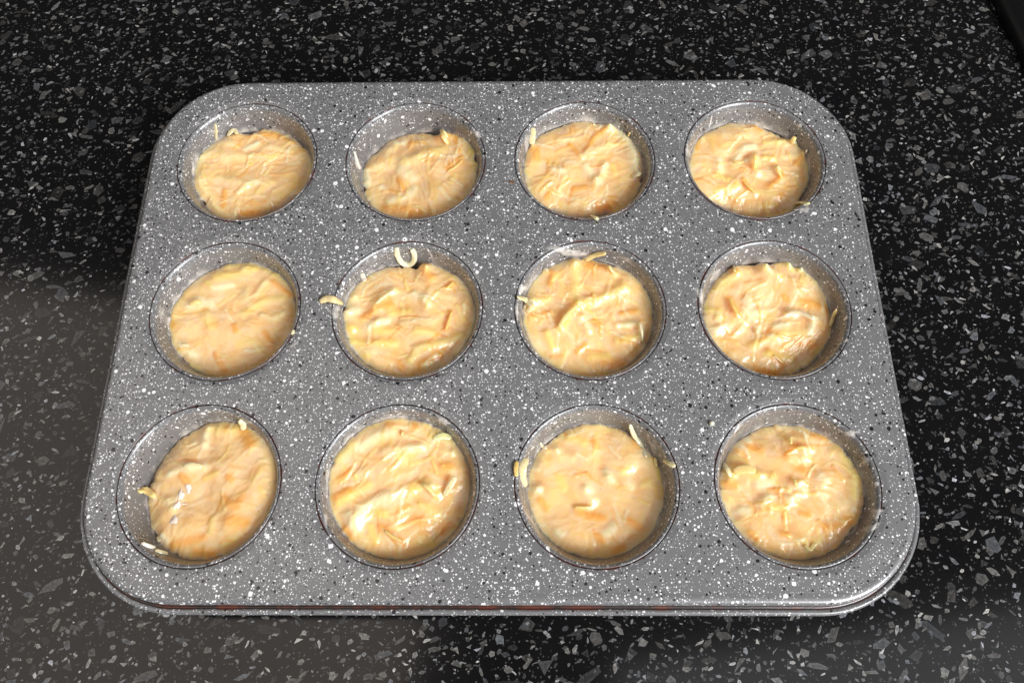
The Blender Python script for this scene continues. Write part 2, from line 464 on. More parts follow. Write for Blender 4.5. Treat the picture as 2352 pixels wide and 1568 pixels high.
# ridges pressed up under the skin: (points, width mm, height mm, tint); tint c cream, o orange, y yellow, g green-yellow, w pale
FEAT = [
[("500,800 640,790 760,850",2.6,1.3,'c'),("700,690 860,720",2.0,1.0,'c'),("960,750 1080,690",2.0,1.3,'w'),("1000,820 1010,900",1.6,.8,'y'),("1320,620 1440,680",1.6,.6,'o'),("480,1060 600,1260 680,1400",3.0,1.8,'c'),("880,1200 980,1130",1.8,1.6,'c'),("1080,1180 1230,1090",2.2,1.2,'g'),("700,1050 1000,1110 1180,1060",2.6,1.0,'c'),("1220,720 1400,760",2.0,1.1,'c'),("850,830 1250,800",2.4,.9,'c'),("900,1390 1250,1370",2.2,.5,'o'),("1000,600 1300,590",2.6,.8,'o'),("740,1180 720,1330",1.6,.7,'o')],
[("660,660 760,650",1.8,.8,'w'),("820,670 950,680",2.0,.9,'o'),("770,880 980,790 1140,770",3.4,2.0,'g'),("720,960 850,1050",3.0,1.4,'w'),("340,950 370,1080",2.2,1.1,'w'),("700,1060 780,1190",1.2,.9,'o'),("1200,970 1360,860",1.3,.8,'o'),("600,1270 800,1230 860,1150",2.4,1.0,'w'),("1420,830 1450,780",1.4,.8,'y'),("1150,600 1420,600",3.2,2.2,'o'),("1480,640 1490,900",2.0,1.5,'y'),("560,720 620,900 460,900",2.6,1.2,'c'),("520,1110 560,1150",1.6,.9,'w'),("1250,1110 1280,1030",1.6,.8,'g'),("560,1340 900,1400",2.6,.6,'o'),("1300,650 1330,780",2.0,.9,'o')],
[("1160,500 1280,560 1380,720 1430,960",3.4,2.4,'w'),("1000,640 1100,560",1.6,1.2,'o'),("900,780 980,670",1.5,.9,'o'),("740,720 860,850",1.4,1.1,'o'),("900,930 1000,1060",2.2,2.0,'w'),("1100,920 1040,1060",2.2,2.2,'w'),("560,950 660,980",1.8,1.4,'w'),("1180,920 1200,1000",1.4,.8,'y'),("780,1150 900,1130",1.6,.7,'o'),("500,1250 560,1180",1.6,.7,'o'),("320,760 400,760 400,860",2.4,1.0,'o'),("1050,1310 1190,1290",2.6,.8,'o'),("700,1290 860,1270",2.0,.7,'c'),("860,840 1150,700",2.4,1.3,'c'),("640,660 840,660",2.0,.9,'c')],
[("760,870 860,740 940,730",2.6,2.2,'w'),("960,830 970,950 1010,1000",1.8,2.0,'y'),("1060,850 1160,860",1.6,1.4,'y'),("880,870 940,880",1.4,1.5,'w'),("600,880 600,980",2.4,1.8,'w'),("570,1020 680,1060",1.8,1.6,'y'),("850,1080 980,1200",1.5,1.2,'o'),("1200,960 1250,1040 1130,1130",1.8,1.4,'o'),("1080,690 1260,680 1380,650",2.2,1.6,'g'),("1400,900 1490,790",2.0,1.9,'o'),("1250,820 1380,820",2.0,1.2,'c'),("1230,1230 1260,1200",1.8,.9,'o'),("380,660 380,760",1.8,.8,'o'),("600,1180 760,1120",2.6,1.1,'y'),("950,520 1040,560",1.7,1.0,'o'),("650,600 900,620",2.4,.8,'c'),("1000,1010 1180,980",2.6,1.2,'c'),("900,1180 1180,1200",2.0,.6,'g')],
[("940,370 1300,400 1560,560",1.8,1.2,'g'),("530,780 620,740 760,770",2.6,1.6,'w'),("820,520 960,480 1200,420",2.8,1.2,'y'),("720,560 760,600",1.8,1.0,'y'),("700,880 760,1000",3.0,1.4,'y'),("1090,870 1300,740 1500,710",2.2,1.2,'g'),("800,620 980,590",1.6,1.0,'w'),("1320,560 1230,680",2.0,1.2,'c'),("1400,560 1580,690",1.5,.8,'o'),("460,1190 560,1280",2.6,1.3,'w'),("1290,900 1400,940 1500,880",1.8,1.5,'c'),("1050,1180 1200,1160 1240,1240",2.4,.8,'g'),("1300,1060 1390,1200",1.4,.5,'o'),("1000,1000 1010,1060",1.5,.5,'o'),("800,1280 880,1440",1.6,.6,'o'),("340,900 370,1010",1.6,.6,'o'),("1120,640 1160,760",2.6,.9,'c')],
[("670,780 760,690 870,630",2.2,1.8,'g'),("1170,360 1200,460 1250,500",2.6,2.4,'o'),("1080,680 1180,720 1220,780",2.6,2.0,'w'),("1250,650 1480,700",2.6,1.6,'c'),("550,930 680,830 820,800",2.2,1.3,'o'),("600,1010 800,940",2.6,1.8,'w'),("850,860 1000,850",2.2,1.3,'y'),("1400,1040 1450,860",1.5,1.2,'o'),("1400,610 1470,560",1.4,1.0,'o'),("1040,1340 1100,1230 1400,1160 1560,1100",2.4,2.0,'g'),("1100,1050 1280,1070",2.4,1.4,'g'),("1140,1400 1320,1290",2.2,1.0,'o'),("380,1160 560,1180 860,1170",2.0,1.2,'y'),("340,830 480,850",3.0,2.0,'w'),("380,1020 440,1040",2.2,1.2,'y'),("520,1260 640,1250",2.4,1.2,'c'),("680,1060 860,1040",2.0,1.0,'y'),("920,1360 940,1420",1.6,.9,'o'),("1200,1420 1310,1380",1.8,.9,'w'),("750,700 850,640",1.6,1.0,'w'),("950,950 1250,950",2.4,1.1,'c')],
[("760,360 800,500 790,700",3.0,2.2,'g'),("640,1020 720,880 830,780",2.6,2.3,'y'),("830,780 1050,720 1290,600",2.8,2.2,'g'),("800,900 900,960 940,1050",2.0,2.2,'w'),("900,860 1050,860",2.2,1.2,'c'),("1280,870 1420,840",1.6,1.0,'o'),("1250,990 1440,970 1480,1080",1.8,1.8,'w'),("1480,1060 1490,1170",1.8,1.4,'w'),("1180,890 1220,1000",1.2,1.0,'c'),("500,1080 560,1210",2.0,1.6,'y'),("820,1260 900,1200",1.7,1.0,'o'),("950,1310 1130,1300",2.2,1.2,'y'),("340,920 440,900 540,870",1.8,1.2,'o'),("380,760 520,730",2.0,1.3,'g'),("1000,940 1050,1000",1.8,1.1,'o'),("460,420 560,460 540,580",1.8,1.3,'o'),("1140,380 1200,460",2.0,1.8,'y'),("1100,1370 1280,1360",2.4,.9,'o'),("690,1280 640,1420",1.6,.5,'g'),("940,380 1130,400",2.4,1.2,'o'),("1240,1140 1420,1120",2.2,1.1,'y')],
[("840,360 850,440 980,500",3.2,3.0,'c'),("1100,350 1150,420 1260,420",2.6,2.2,'g'),("360,600 440,520 580,480",2.6,1.8,'g'),("500,730 580,890",2.0,1.4,'o'),("1110,860 1260,880 1370,940 1330,1040",2.2,2.2,'w'),("960,1010 1080,990",2.2,1.5,'w'),("740,1190 900,1120 1080,1090 1260,1090",2.6,1.7,'g'),("790,1060 800,1010",1.6,1.2,'w'),("900,1250 1060,1390",1.7,1.0,'o'),("260,820 380,840 400,930",2.4,1.8,'y'),("330,1040 460,1000",2.6,1.8,'w'),("520,1100 640,1010",1.6,1.1,'c'),("540,380 560,460",1.8,1.6,'o'),("680,720 700,850 820,880",2.4,1.1,'w'),("1560,950 1580,880",1.4,1.4,'g'),("1250,760 1480,820",2.4,1.1,'o'),("1060,700 1100,740",1.6,.6,'o'),("880,1280 1160,1330",2.0,.9,'y'),("820,1430 1000,1470",2.0,.6,'o'),("640,600 860,560",3.0,1.1,'c'),("1200,1150 1380,1180",2.2,.8,'o')],
[("900,330 950,280 1160,300",3.4,1.4,'y'),("720,640 900,640",2.4,1.8,'w'),("700,720 760,780",1.8,1.1,'o'),("580,700 650,680",1.8,.9,'w'),("800,410 880,430",1.8,1.0,'c'),("1260,330 1330,460",2.6,1.2,'o'),("900,370 900,450",2.6,1.2,'w'),("920,740 1020,700",1.6,.9,'y'),("1130,740 1160,770",1.5,.6,'o'),("1100,940 1200,1000 1250,920",2.4,.6,'o'),("1150,1120 1280,1150",2.8,.7,'o'),("990,1100 970,1200",1.8,.7,'g'),("1090,1320 1200,1280",1.4,.5,'g'),("820,1390 980,1400",2.0,.5,'o'),("480,920 560,950 600,1000",2.4,1.4,'c'),("600,1330 900,1270",2.0,.6,'o'),("500,1250 540,1290",1.8,1.0,'w'),("620,1000 680,880",2.4,1.3,'c'),("1000,600 1080,620",1.8,.5,'c')],
[("260,580 330,520 420,460",2.8,1.4,'g'),("500,470 640,380 760,340",2.8,1.3,'w'),("700,520 860,480 1000,450",2.4,1.5,'c'),("930,490 1030,470",2.0,1.7,'w'),("850,560 950,550",2.2,1.0,'g'),("400,1080 420,1140 480,1050 520,1000",3.4,1.8,'w'),("580,960 720,900 860,850",2.6,1.5,'w'),("300,960 440,870 560,800",2.2,1.3,'y'),("260,920 400,860",2.0,1.0,'o'),("470,720 540,680",2.2,1.2,'c'),("320,760 400,680",1.8,1.0,'o'),("1120,370 1200,350 1290,390",2.8,1.3,'g'),("1220,650 1280,640",2.4,1.1,'o'),("950,830 1060,780 1160,880",2.6,1.6,'y'),("1030,980 1170,1050",3.0,1.3,'g'),("680,1180 860,1300",2.0,.9,'o'),("580,1170 620,1290",1.8,.9,'y'),("960,1110 1040,1120",2.8,.8,'o'),("740,270 800,300",2.0,.9,'o'),("950,270 980,290",1.6,.8,'o'),("830,1050 900,1000",1.6,1.0,'o'),("650,1040 700,1050",2.0,1.1,'y'),("1230,500 1310,510",2.2,1.2,'c'),("1200,1200 1240,1150",2.2,.8,'o'),("340,1180 400,1280",1.8,.9,'o'),("760,1090 800,1160 820,1080",1.6,.8,'c'),("1020,1300 1120,1310",2.4,.7,'y')],
[("340,500 390,430 430,480",2.2,2.0,'c'),("500,480 560,540 640,560",2.6,1.4,'c'),("640,370 760,420",2.6,1.2,'y'),("850,420 880,480",1.8,.8,'o'),("960,690 990,750",2.4,1.2,'w'),("780,840 800,860",2.6,1.1,'w'),("820,930 850,950",2.4,1.3,'w'),("680,1000 820,990",1.4,1.0,'y'),("700,1040 930,1100",2.0,.7,'o'),("1100,680 1160,650",2.4,1.0,'g'),("1140,780 1170,800",2.4,.9,'w'),("1280,800 1340,780",1.8,.6,'g'),("380,930 430,990",2.0,.9,'o'),("330,830 360,830",2.4,1.6,'w'),("950,1230 1020,1170",2.0,.9,'w'),("880,1250 930,1300",1.6,.5,'o'),("1150,1120 1250,1180",2.0,.5,'o'),("540,740 580,810",2.2,.8,'y'),("1380,570 1420,640 1430,720",2.2,1.4,'y'),("1200,420 1240,470",1.6,.8,'o'),("520,1210 560,1230",1.8,.8,'w'),("1040,1390 1100,1350",2.0,.5,'o'),("1000,600 1300,600",3.0,.6,'c')],
[("240,620 310,700 300,740",2.6,2.0,'g'),("330,640 470,640 520,700",3.2,2.2,'g'),("560,700 670,720",2.4,1.6,'y'),("670,770 560,800",2.4,1.5,'w'),("870,470 1000,480",1.8,1.6,'o'),("870,470 800,560",2.0,1.2,'o'),("850,590 960,560",2.2,1.2,'c'),("740,810 800,830",2.6,1.6,'c'),("860,760 880,790",1.8,1.6,'y'),("930,800 950,850",2.0,1.6,'w'),("820,920 880,890",2.6,1.3,'w'),("880,650 940,680",2.4,.8,'o'),("780,370 830,430",2.2,1.2,'y'),("1090,730 1120,760",2.4,.9,'w'),("590,1010 640,1000",1.8,1.0,'o'),("560,960 640,900",2.6,1.2,'w'),("690,1000 760,1020",2.0,1.0,'y'),("780,1060 800,1110",1.6,.8,'o'),("930,1060 980,1070",1.7,.7,'o'),("940,1290 1000,1370 1060,1300",2.4,1.1,'g'),("480,1220 540,1270",1.6,.9,'o'),("760,1230 800,1240",1.6,.8,'o'),("240,780 360,800",2.0,1.2,'o'),("1140,1180 1240,1180 1330,1120",2.2,.8,'o'),("1300,560 1400,720 1370,900",2.6,.8,'g'),("1050,370 1150,380",2.0,.7,'o'),("480,390 490,400",1.6,1.0,'w'),("500,460 580,480",2.4,.7,'o'),("1080,830 1130,1000 1290,960",2.8,.8,'c'),("400,1010 450,1020",2.4,1.0,'w')]]
PEAK = [
"860,570,3,1.5 500,830,3,.8", "1170,590,2.2,3.2 1440,620,3.5,3 900,850,5,1.6 620,700,3,1.2", "1160,520,2,2.8 1340,600,2,1.6 1440,980,2.2,2 1000,1060,3,1.4 360,720,2.5,1.4",
"1380,650,2,3 970,860,3,2.2 1490,790,2,2.4 600,930,3,1.3 1200,960,2,1.8 430,640,2.5,1.2", "600,760,3,1 720,900,4,.9 1100,420,3,.9 1400,900,3,.7", "1200,380,3,3 1180,740,3,1.6 380,860,3.5,1.8 700,960,3.5,1.2 460,700,2.5,1.3",
"800,360,2,2 1150,400,2,2.4 480,430,2,2 320,760,3,2 860,930,2.5,1.6 1450,990,2,2 1470,1100,2,1.8 260,820,2,1.5", "850,400,2.8,4.2 1120,370,2.5,2.8 1250,400,2,2.4 560,400,2,2 1340,930,2.5,2.2 800,650,6,1.2 360,900,3.5,1.3 400,1000,3,1.3",
"930,290,3,1.4 420,880,2,1.4 760,640,2,1 560,930,3,.8", "1100,800,3.5,1.3 1020,480,2,1 450,1100,4,1.2 760,900,3,.8", "390,450,2,2.8 520,490,2,1.4 970,730,2,.9 790,850,2,.8 840,940,2,.8 340,830,2,1.1",
"840,400,2,1.1 950,500,2.5,1.3 600,700,3,1.3 900,800,2.5,1.1 850,920,3,1.1 460,680,3,1.1 600,930,2.5,1"]
TINT = {'c': (.98, .73, .42), 'w': (.99, .86, .62), 'o': (.98, .45, .09), 'y': (.97, .70, .24), 'g': (.90, .72, .30)}
LAB = [
"batter portion in the far left cup, a shaded gap at its lower left",
"batter portion heaped to the right in the far row's second cup",
"batter portion in the far row's third cup, with a raised pale fold along its right",
"batter portion in the far right cup, lumpy with yellow peaks at its centre",
"smooth batter portion in the middle row's leftmost cup",
"batter portion beside the pale U shaped shred in the middle row",
"batter portion with a long pale crossing ridge in the middle row's third cup",
"batter portion with a tall peak at its back, rightmost of the middle row",
"batter portion leaning right with a white floury patch in the near left cup",
"creamy batter portion with a pale shred sticking up at right, near row's second cup",
"smooth batter portion with a thin shred along its upper right, near row's third cup",
"wet shiny batter portion with a yellow slice at its left, near right cup"]
NT_, NS_ = 384, 120
GROUP = 'portions of raw batter in the cups of the muffin tin'
BV = []; BF = []; portions = []
def seg_dist(px, py, pts):
    best = None
    for (a, b) in zip(pts[:-1], pts[1:]):
        d = b-a; L = max(d@d, 1e-12)
        t = np.clip(((px-a[0])*d[0]+(py-a[1])*d[1])/L, 0, 1)
        q = np.hypot(px-a[0]-t*d[0], py-a[1]-t*d[1])
        best = q if best is None else np.minimum(best, q)
    return best
for ci in range(12):
    cx, cy = centers[ci]; rs = random.Random(100+ci)
    raw = [tuple(map(float, p.split(','))) for p in OUT[ci].split()]
    P = np.array([z2p(ci, *p) for p in raw])
    # densify
    m = len(P); D = []
    for k in range(m):
        p0_, p1_, p2_, p3_ = P[k-1], P[k], P[(k+1) % m], P[(k+2) % m]
        for t in np.linspace(0, 1, 8, endpoint=False):
            D.append(.5*((2*p1_)+(-p0_+p2_)*t+(2*p0_-5*p1_+4*p2_-p3_)*t*t+(-p0_+3*p1_-3*p2_+p3_)*t**3))
    zz = np.linspace(-.0004, -.0285, 300)
    hz = np.full(len(D), np.nan)
    pm = np.array([on_plane(*q, -.012)[:2] for q in D]) - np.array([cx, cy])
    tc = np.array([CAM.x-cx, CAM.y-cy]); tc = tc/np.linalg.norm(tc)
    facing = (pm @ tc)/np.linalg.norm(pm, axis=1)
    for k_, q in enumerate(D):
        d = pray(*q)
        pts_ = C0[None] + d[None]*((zz-C0[2])/d[2])[:, None]
        rad = np.hypot(pts_[:, 0]-cx, pts_[:, 1]-cy)
        k = np.argmax(rad > rw(zz))
        if rad[k] > rw(zz[k]) and (facing[k_] < .15 or zz[k] > -.02): hz[k_] = zz[k]
    ok_ = ~np.isnan(hz)
    thq = np.arctan2(pm[:, 1], pm[:, 0]); wq = ok_*np.where(facing < .15, 1.0, .12)
    A = np.stack([np.ones(len(D)), np.cos(thq), np.sin(thq), np.cos(2*thq), np.sin(2*thq)], 1)
    reg = np.diag([0, 2., 2., 25., 25.])
    cfz = np.linalg.solve(A.T@(A*wq[:, None])+reg, A.T@(wq*np.nan_to_num(np.clip(hz, -.024, -.004))))
    zf = np.clip(A@cfz, -.024, -.0045)
    cf = np.array([cfz[0], cfz[1]/.028, cfz[2]/.028])
    Q = []
    for q, z in zip(D, zf):
        p = on_plane(*q, z); r = math.hypot(p[0]-cx, p[1]-cy); r2 = min(r, rw(z)+.0002)
        u_ = np.array([p[0]-cx, p[1]-cy])/r
        if u_ @ tc > .1 and r > rw(z)*.86: r2 = rw(z)+.0002
        Q.append((cx+(p[0]-cx)*r2/r, cy+(p[1]-cy)*r2/r, z))
    Q = np.array(Q)
    ctr = np.array([cx, cy])*.4 + Q[:, :2].mean(0)*.6
    th = np.arctan2(Q[:, 1]-ctr[1], Q[:, 0]-ctr[0]); rad = np.hypot(Q[:, 0]-ctr[0], Q[:, 1]-ctr[1])
    o_ = np.argsort(th); th, rad, zq = th[o_], rad[o_], Q[o_, 2]
    tt = np.linspace(-np.pi, np.pi, NT_, endpoint=False)
    def per(v, sg=1.8):
        v2 = np.interp(tt, np.r_[th-2*np.pi, th, th+2*np.pi], np.r_[v, v, v])
        k = np.exp(-.5*(np.arange(-9, 10)/sg)**2); k /= k.sum()
        return np.convolve(np.r_[v2[-9:], v2, v2[:9]], k, 'valid')
    re, ze = per(rad, .9), per(zq, 4)
    re = re*(1+.022*noise(tt*7+ci*7, tt*0+.37, 5)+.016*noise(tt*19+ci*3, tt*0+.61, 6))
    print('cup', ci, 'z edge %.4f %.4f %.4f' % (ze.min(), ze.mean(), ze.max()), 'bad', int((~ok_).sum()), 'rmax', np.hypot(Q[:,0]-cx, Q[:,1]-cy).max())
    zc = np.mean(np.sort(ze)[NT_//3:]) + .0009
    s = np.linspace(0, 1, NS_)**.85
    S, T = np.meshgrid(s, tt, indexing='ij')
    X = ctr[0] + re[None]*S*np.cos(T); Y = ctr[1] + re[None]*S*np.sin(T)
    # plane + dome blend; steeper flank where the edge lies low
    zb = ze[None]*S**6 + zc*(1-S**6)
    zb = zb + np.clip(cf[1]*(X-ctr[0])+cf[2]*(Y-ctr[1]), -.004, .004)*.8*(1-S**6)
    fade = sstep(1.0, .86, S)
    sd = ci*97
    wx = fbm(X/.012, Y/.012, sd+1, 1)*.004; wy = fbm(X/.012, Y/.012, sd+5, 1)*.004
    ang = rs.uniform(0, 3.14); ca, sa = math.cos(ang), math.sin(ang)
    U, Vv = (X+wx)*ca+(Y+wy)*sa, -(X+wx)*sa+(Y+wy)*ca
    smoothk = {4: .65, 8: .7, 10: .5, 0: .9}.get(ci, 1.0)
    relief = fbm(X/.013, Y/.013, sd+9, 1)*.0013
    sr = np.exp(-(noise(U/.0100, Vv/.0055, sd+13)/.26)**2)
    relief += sr*.00022*smoothk
    sr2 = np.exp(-(noise((U+Vv*.5)/.0060, (Vv-U*.5)/.0045, sd+23)/.30)**2)
    relief += sr2*.00012*smoothk
    relief += noise(X/.0022, Y/.0022, sd+31)*.00006
    # colours
    base = np.stack([np.full_like(X, v) for v in (.98, .67, .37)], -1)
    n1 = fbm((X+wx)/.008, (Y+wy)/.008, sd+41, 3); n2 = fbm((U)/.008, Vv/.0055, sd+47, 2); n3 = fbm(X/.011, Y/.011, sd+53, 2)
    def tintmix(c, k):
        global base
        base = base*(1-k[..., None])+np.array(c)*k[..., None]
    tintmix((.97, .56, .20), sstep(.05, .7, n2)*.5)
    tintmix((.97, .68, .28), sstep(.05, .6, n1)*.5)
    tintmix((.98, .73, .50), sstep(.1, .7, -n2)*.6)
    tintmix((.88, .62, .26), sstep(.25, .75, n3)*.4)
    feats = []
    for (pp, w_, h_, tn) in FEAT[ci]:
        fp = [np.array(on_plane(*z2p(ci, *map(float, q.split(','))), zc)[:2]) for q in pp.split()]
        feats.append((fp, w_*.001*.85, h_*.001*.52, tn, .78))
    nrand = len(feats)
    for k in range({8: 26, 10: 22, 4: 28}.get(ci, 44)):   # short shreds lying just under the skin
        a, r_ = rs.uniform(0, 6.28), .028*math.sqrt(rs.random())*.95
        p_ = np.array([ctr[0]+r_*math.cos(a), ctr[1]+r_*math.sin(a)])
        L = rs.uniform(.0015, .0055); b_ = ang + rs.gauss(0, .8)
        c_ = rs.uniform(-.5, .5)
        q_ = p_+L*np.array([math.cos(b_), math.sin(b_)]); r2 = q_+L*.8*np.array([math.cos(b_+c_), math.sin(b_+c_)])
        feats.append(([p_, q_, r2], rs.uniform(.0005, .0009), rs.uniform(.00005, .00034)*smoothk, rs.choice('ccwwooyyg'), .5))
    for fk, (fp, w_, h_, tn, ks) in enumerate(feats):
        d = seg_dist(X+wx*.10, Y+wy*.10, fp)
        prof_ = np.exp(-(d/w_)**(2.1 if fk < nrand else 3.6))
        along = (X-fp[0][0])*(fp[-1][0]-fp[0][0])+(Y-fp[0][1])*(fp[-1][1]-fp[0][1])
        relief = relief + prof_*h_
        relief = relief - np.exp(-((d-w_*1.9)/(w_*.8))**2)*h_*.10
        tintmix(TINT[tn], np.clip(np.exp(-(d/(w_*1.1))**(3 if fk < nrand else 5))*ks, 0, 1))
    peaks = X*0
    for q in PEAK[ci].split():
        a_, b_, r_, h_ = map(float, q.split(','))
        c_ = on_plane(*z2p(ci, a_, b_), zc+h_*.0005)
        d = np.hypot(X+wx*.25-c_[0], Y+wy*.25-c_[1])
        k_ = np.exp(-(d/(r_*.00075))**1.6)
        peaks = np.maximum(peaks, k_*h_*.00098)
        tintmix((.99, .77, .47), k_*.5)
    Z = zb + relief*fade + peaks*sstep(1.0, .975, S) + .0006*noise(T*3+ci, T*0+.4, sd+77)*sstep(.7, .95, S) - .0005*sstep(.965, 1.0, S)
    base = base*np.array([.995, .925, .84])
    # thin milky wet edge where the batter meets the metal
    tintmix((.88, .76, .62), sstep(.95, 1.0, S)*.7)
    # keep inside the cup wall
    rr_ = np.hypot(X-cx, Y-cy); lim = rw(Z)+.0003
    kk = np.minimum(1, lim/np.maximum(rr_, 1e-6)); X = cx+(X-cx)*kk; Y = cy+(Y-cy)*kk
    vv = np.stack([X-cx, Y-cy, Z], -1)
    V = [tuple(vv[0, 0])]+[tuple(v) for v in vv[1:].reshape(-1, 3)]
    cols = np.concatenate([base[0, :1], base[1:].reshape(-1, 3)]); cols = np.c_[np.clip(cols, 0, 1), np.ones(len(cols))]
    F = [(0, 1+j, 1+(j+1) % NT_) for j in range(NT_)]
    for i in range(NS_-2):
        b = 1+i*NT_
        F += [(b+j, b+NT_+j, b+NT_+(j+1) % NT_, b+(j+1) % NT_) for j in range(NT_)]
    # close the underside into the cup so it is a solid portion
    b = len(V); last = 1+(NS_-2)*NT_
    for kz in (.5, 1.0):
        for j in range(NT_):
            x, y, z = V[last+j]; zn = z + (-.0298-z)*kz; r = math.hypot(x, y); rn = min(r, rw(zn)-.0004)
            V.append((x/r*rn, y/r*rn, zn)); cols = cols
    ext = np.tile([.88, .66, .42, 1], (2*NT_, 1)); cols = np.vstack([cols, ext])
    prev = last
    for kz in range(2):
        cur = b+kz*NT_
        F += [(prev+j, cur+j, cur+(j+1) % NT_, prev+(j+1) % NT_) for j in range(NT_)]
        prev = cur
    e = bpy.data.objects.new('batter_portion', None); e.location = (cx, cy, 0); col.objects.link(e)
    tag(e, LAB[ci], 'batter', GROUP)
    link('batter_body', V, F, M_BATTER, e, cols=cols)
    portions.append(e)
    # thin wet film that climbed the wall above the batter
    nf = 8; fv = []; fc = []
    hgt = np.clip(.0022+.0048*noise(tt*2.2+ci*5.1, tt*0+.2, 71)+.0026*noise(tt*8+ci, tt*0+.8, 72), .0004, .0075)
    for i in range(nf):
        t_ = i/(nf-1)
        for j in range(NT_):
            p = np.array([ctr[0]+re[j]*math.cos(tt[j]), ctr[1]+re[j]*math.sin(tt[j])])-np.array([cx, cy])
            rr0 = np.hypot(*p); z = min(ze[j]-.0012+(hgt[j]+.0012)*t_, -.0006)
            on = rr0 > rw(ze[j])*.90
            r_ = (rw(z)-.00012) if on else rw(max(z, -.026))-.0001
            a_ = math.atan2(p[1], p[0])
            fv.append((r_*math.cos(a_), r_*math.sin(a_), z)); al = .85*(1-t_)**1.3 if on else 0.0
            fc.append((al, al, al, 1))
    link('wet_film', fv, lathe_faces(nf, NT_, True), M_SMEAR, e, cols=fc)
    b = len(BV); BV += [(x+cx, y+cy, z) for x, y, z in V]; BF += [tuple(b+q for q in f) for f in F]
ABVH = BVHTree.FromPolygons([Vector(v) for v in TV+BV], TF+[tuple(len(TV)+q for q in f) for f in BF])

def hit(px, py, bvh=ABVH):
    h = bvh.ray_cast(CAM, Vector(pray(px, py)))
    if h[0] is None: return Vector(on_plane(px, py, 0)), Vector((0, 0, 1))
    n = h[1] if h[1].z > 0 else -h[1]
    return h[0], n

# ------------------------------------------------------------------ grated shreds sticking out of the batter
def ribbon(name, pts, w, th, tint, parent=None, origin=(0, 0, 0), tip=.5, seed=0, grain=True):
    """curved strip with a rounded oblong section; pts world-space points, w/th half sizes"""
    rs = random.Random(seed); P = [np.array(p) for p in pts]
    if len(P) == 2: P = [P[0], (P[0]+P[1])/2, P[1]]
    P = [2*P[0]-P[1]]+P+[2*P[-1]-P[-2]]; path = []
    for k in range(1, len(P)-2):
        for t in np.linspace(0, 1, 7, endpoint=(k == len(P)-3)):
            p0_, p1_, p2_, p3_ = P[k-1:k+3]
            path.append(.5*((2*p1_)+(-p0_+p2_)*t+(2*p0_-5*p1_+4*p2_-p3_)*t*t+(-p0_+3*p1_-3*p2_+p3_)*t**3))
    n = len(path); V = []; F = []; Cl = []; m = 12
    for i, p in enumerate(path):
        d = path[min(i+1, n-1)]-path[max(i-1, 0)]; d /= max(np.linalg.norm(d), 1e-9)
        up = np.array([0, 0, 1.0]); sd_ = np.cross(d, up); sd_ /= max(np.linalg.norm(sd_), 1e-6); up = np.cross(sd_, d)
        t = i/(n-1); k = min(1, tip+(1-tip)*math.sin(math.pi*min(max(t, .0), 1))**.35)
        if i in (0, n-1): k *= .7
        k *= 1+rs.uniform(-.10, .10)
        for j in range(m):
            a = 2*math.pi*j/m; c_, s_ = math.cos(a), math.sin(a)
            c_ = math.copysign(abs(c_)**.7, c_); s_ = math.copysign(abs(s_)**.7, s_)
            V.append(tuple(p+sd_*c_*w*k+up*s_*th*k*(1.0)-np.array(origin)))
            g = 1+(rs.uniform(-.08, .05) if grain else 0)
            Cl.append((tint[0]*g, tint[1]*g, tint[2]*g, 1))
    F = lathe_faces(n, m)
    F += [tuple(range(m))[::-1], tuple((n-1)*m+j for j in range(m))]
    o = link(name, V, F, M_SHRED, parent, cols=Cl); return o
PALE = (.88, .72, .40); PALEY = (.90, .62, .25); ORG = (.93, .55, .17); WHT = (.80, .72, .56); CREAM = (.92, .76, .50)
def pts_of(ci, txt):   # "x,y,liftmm ..." in the same tracing frame as the outlines
    out = []
    for q in txt.split():
        x, y, l = map(float, q.split(','))
        h, n = hit(*z2p(ci, x, y)); h = h + Vector((0, 0, 1))*l*.001
        # keep the traced direction: slide back towards the eye rather than straight up
        d = Vector(pray(*z2p(ci, x, y))); h0, _ = hit(*z2p(ci, x, y)); h = h0 - d*(l*.001/max(.3, -d.z))
        out.append(tuple(h))
    return out
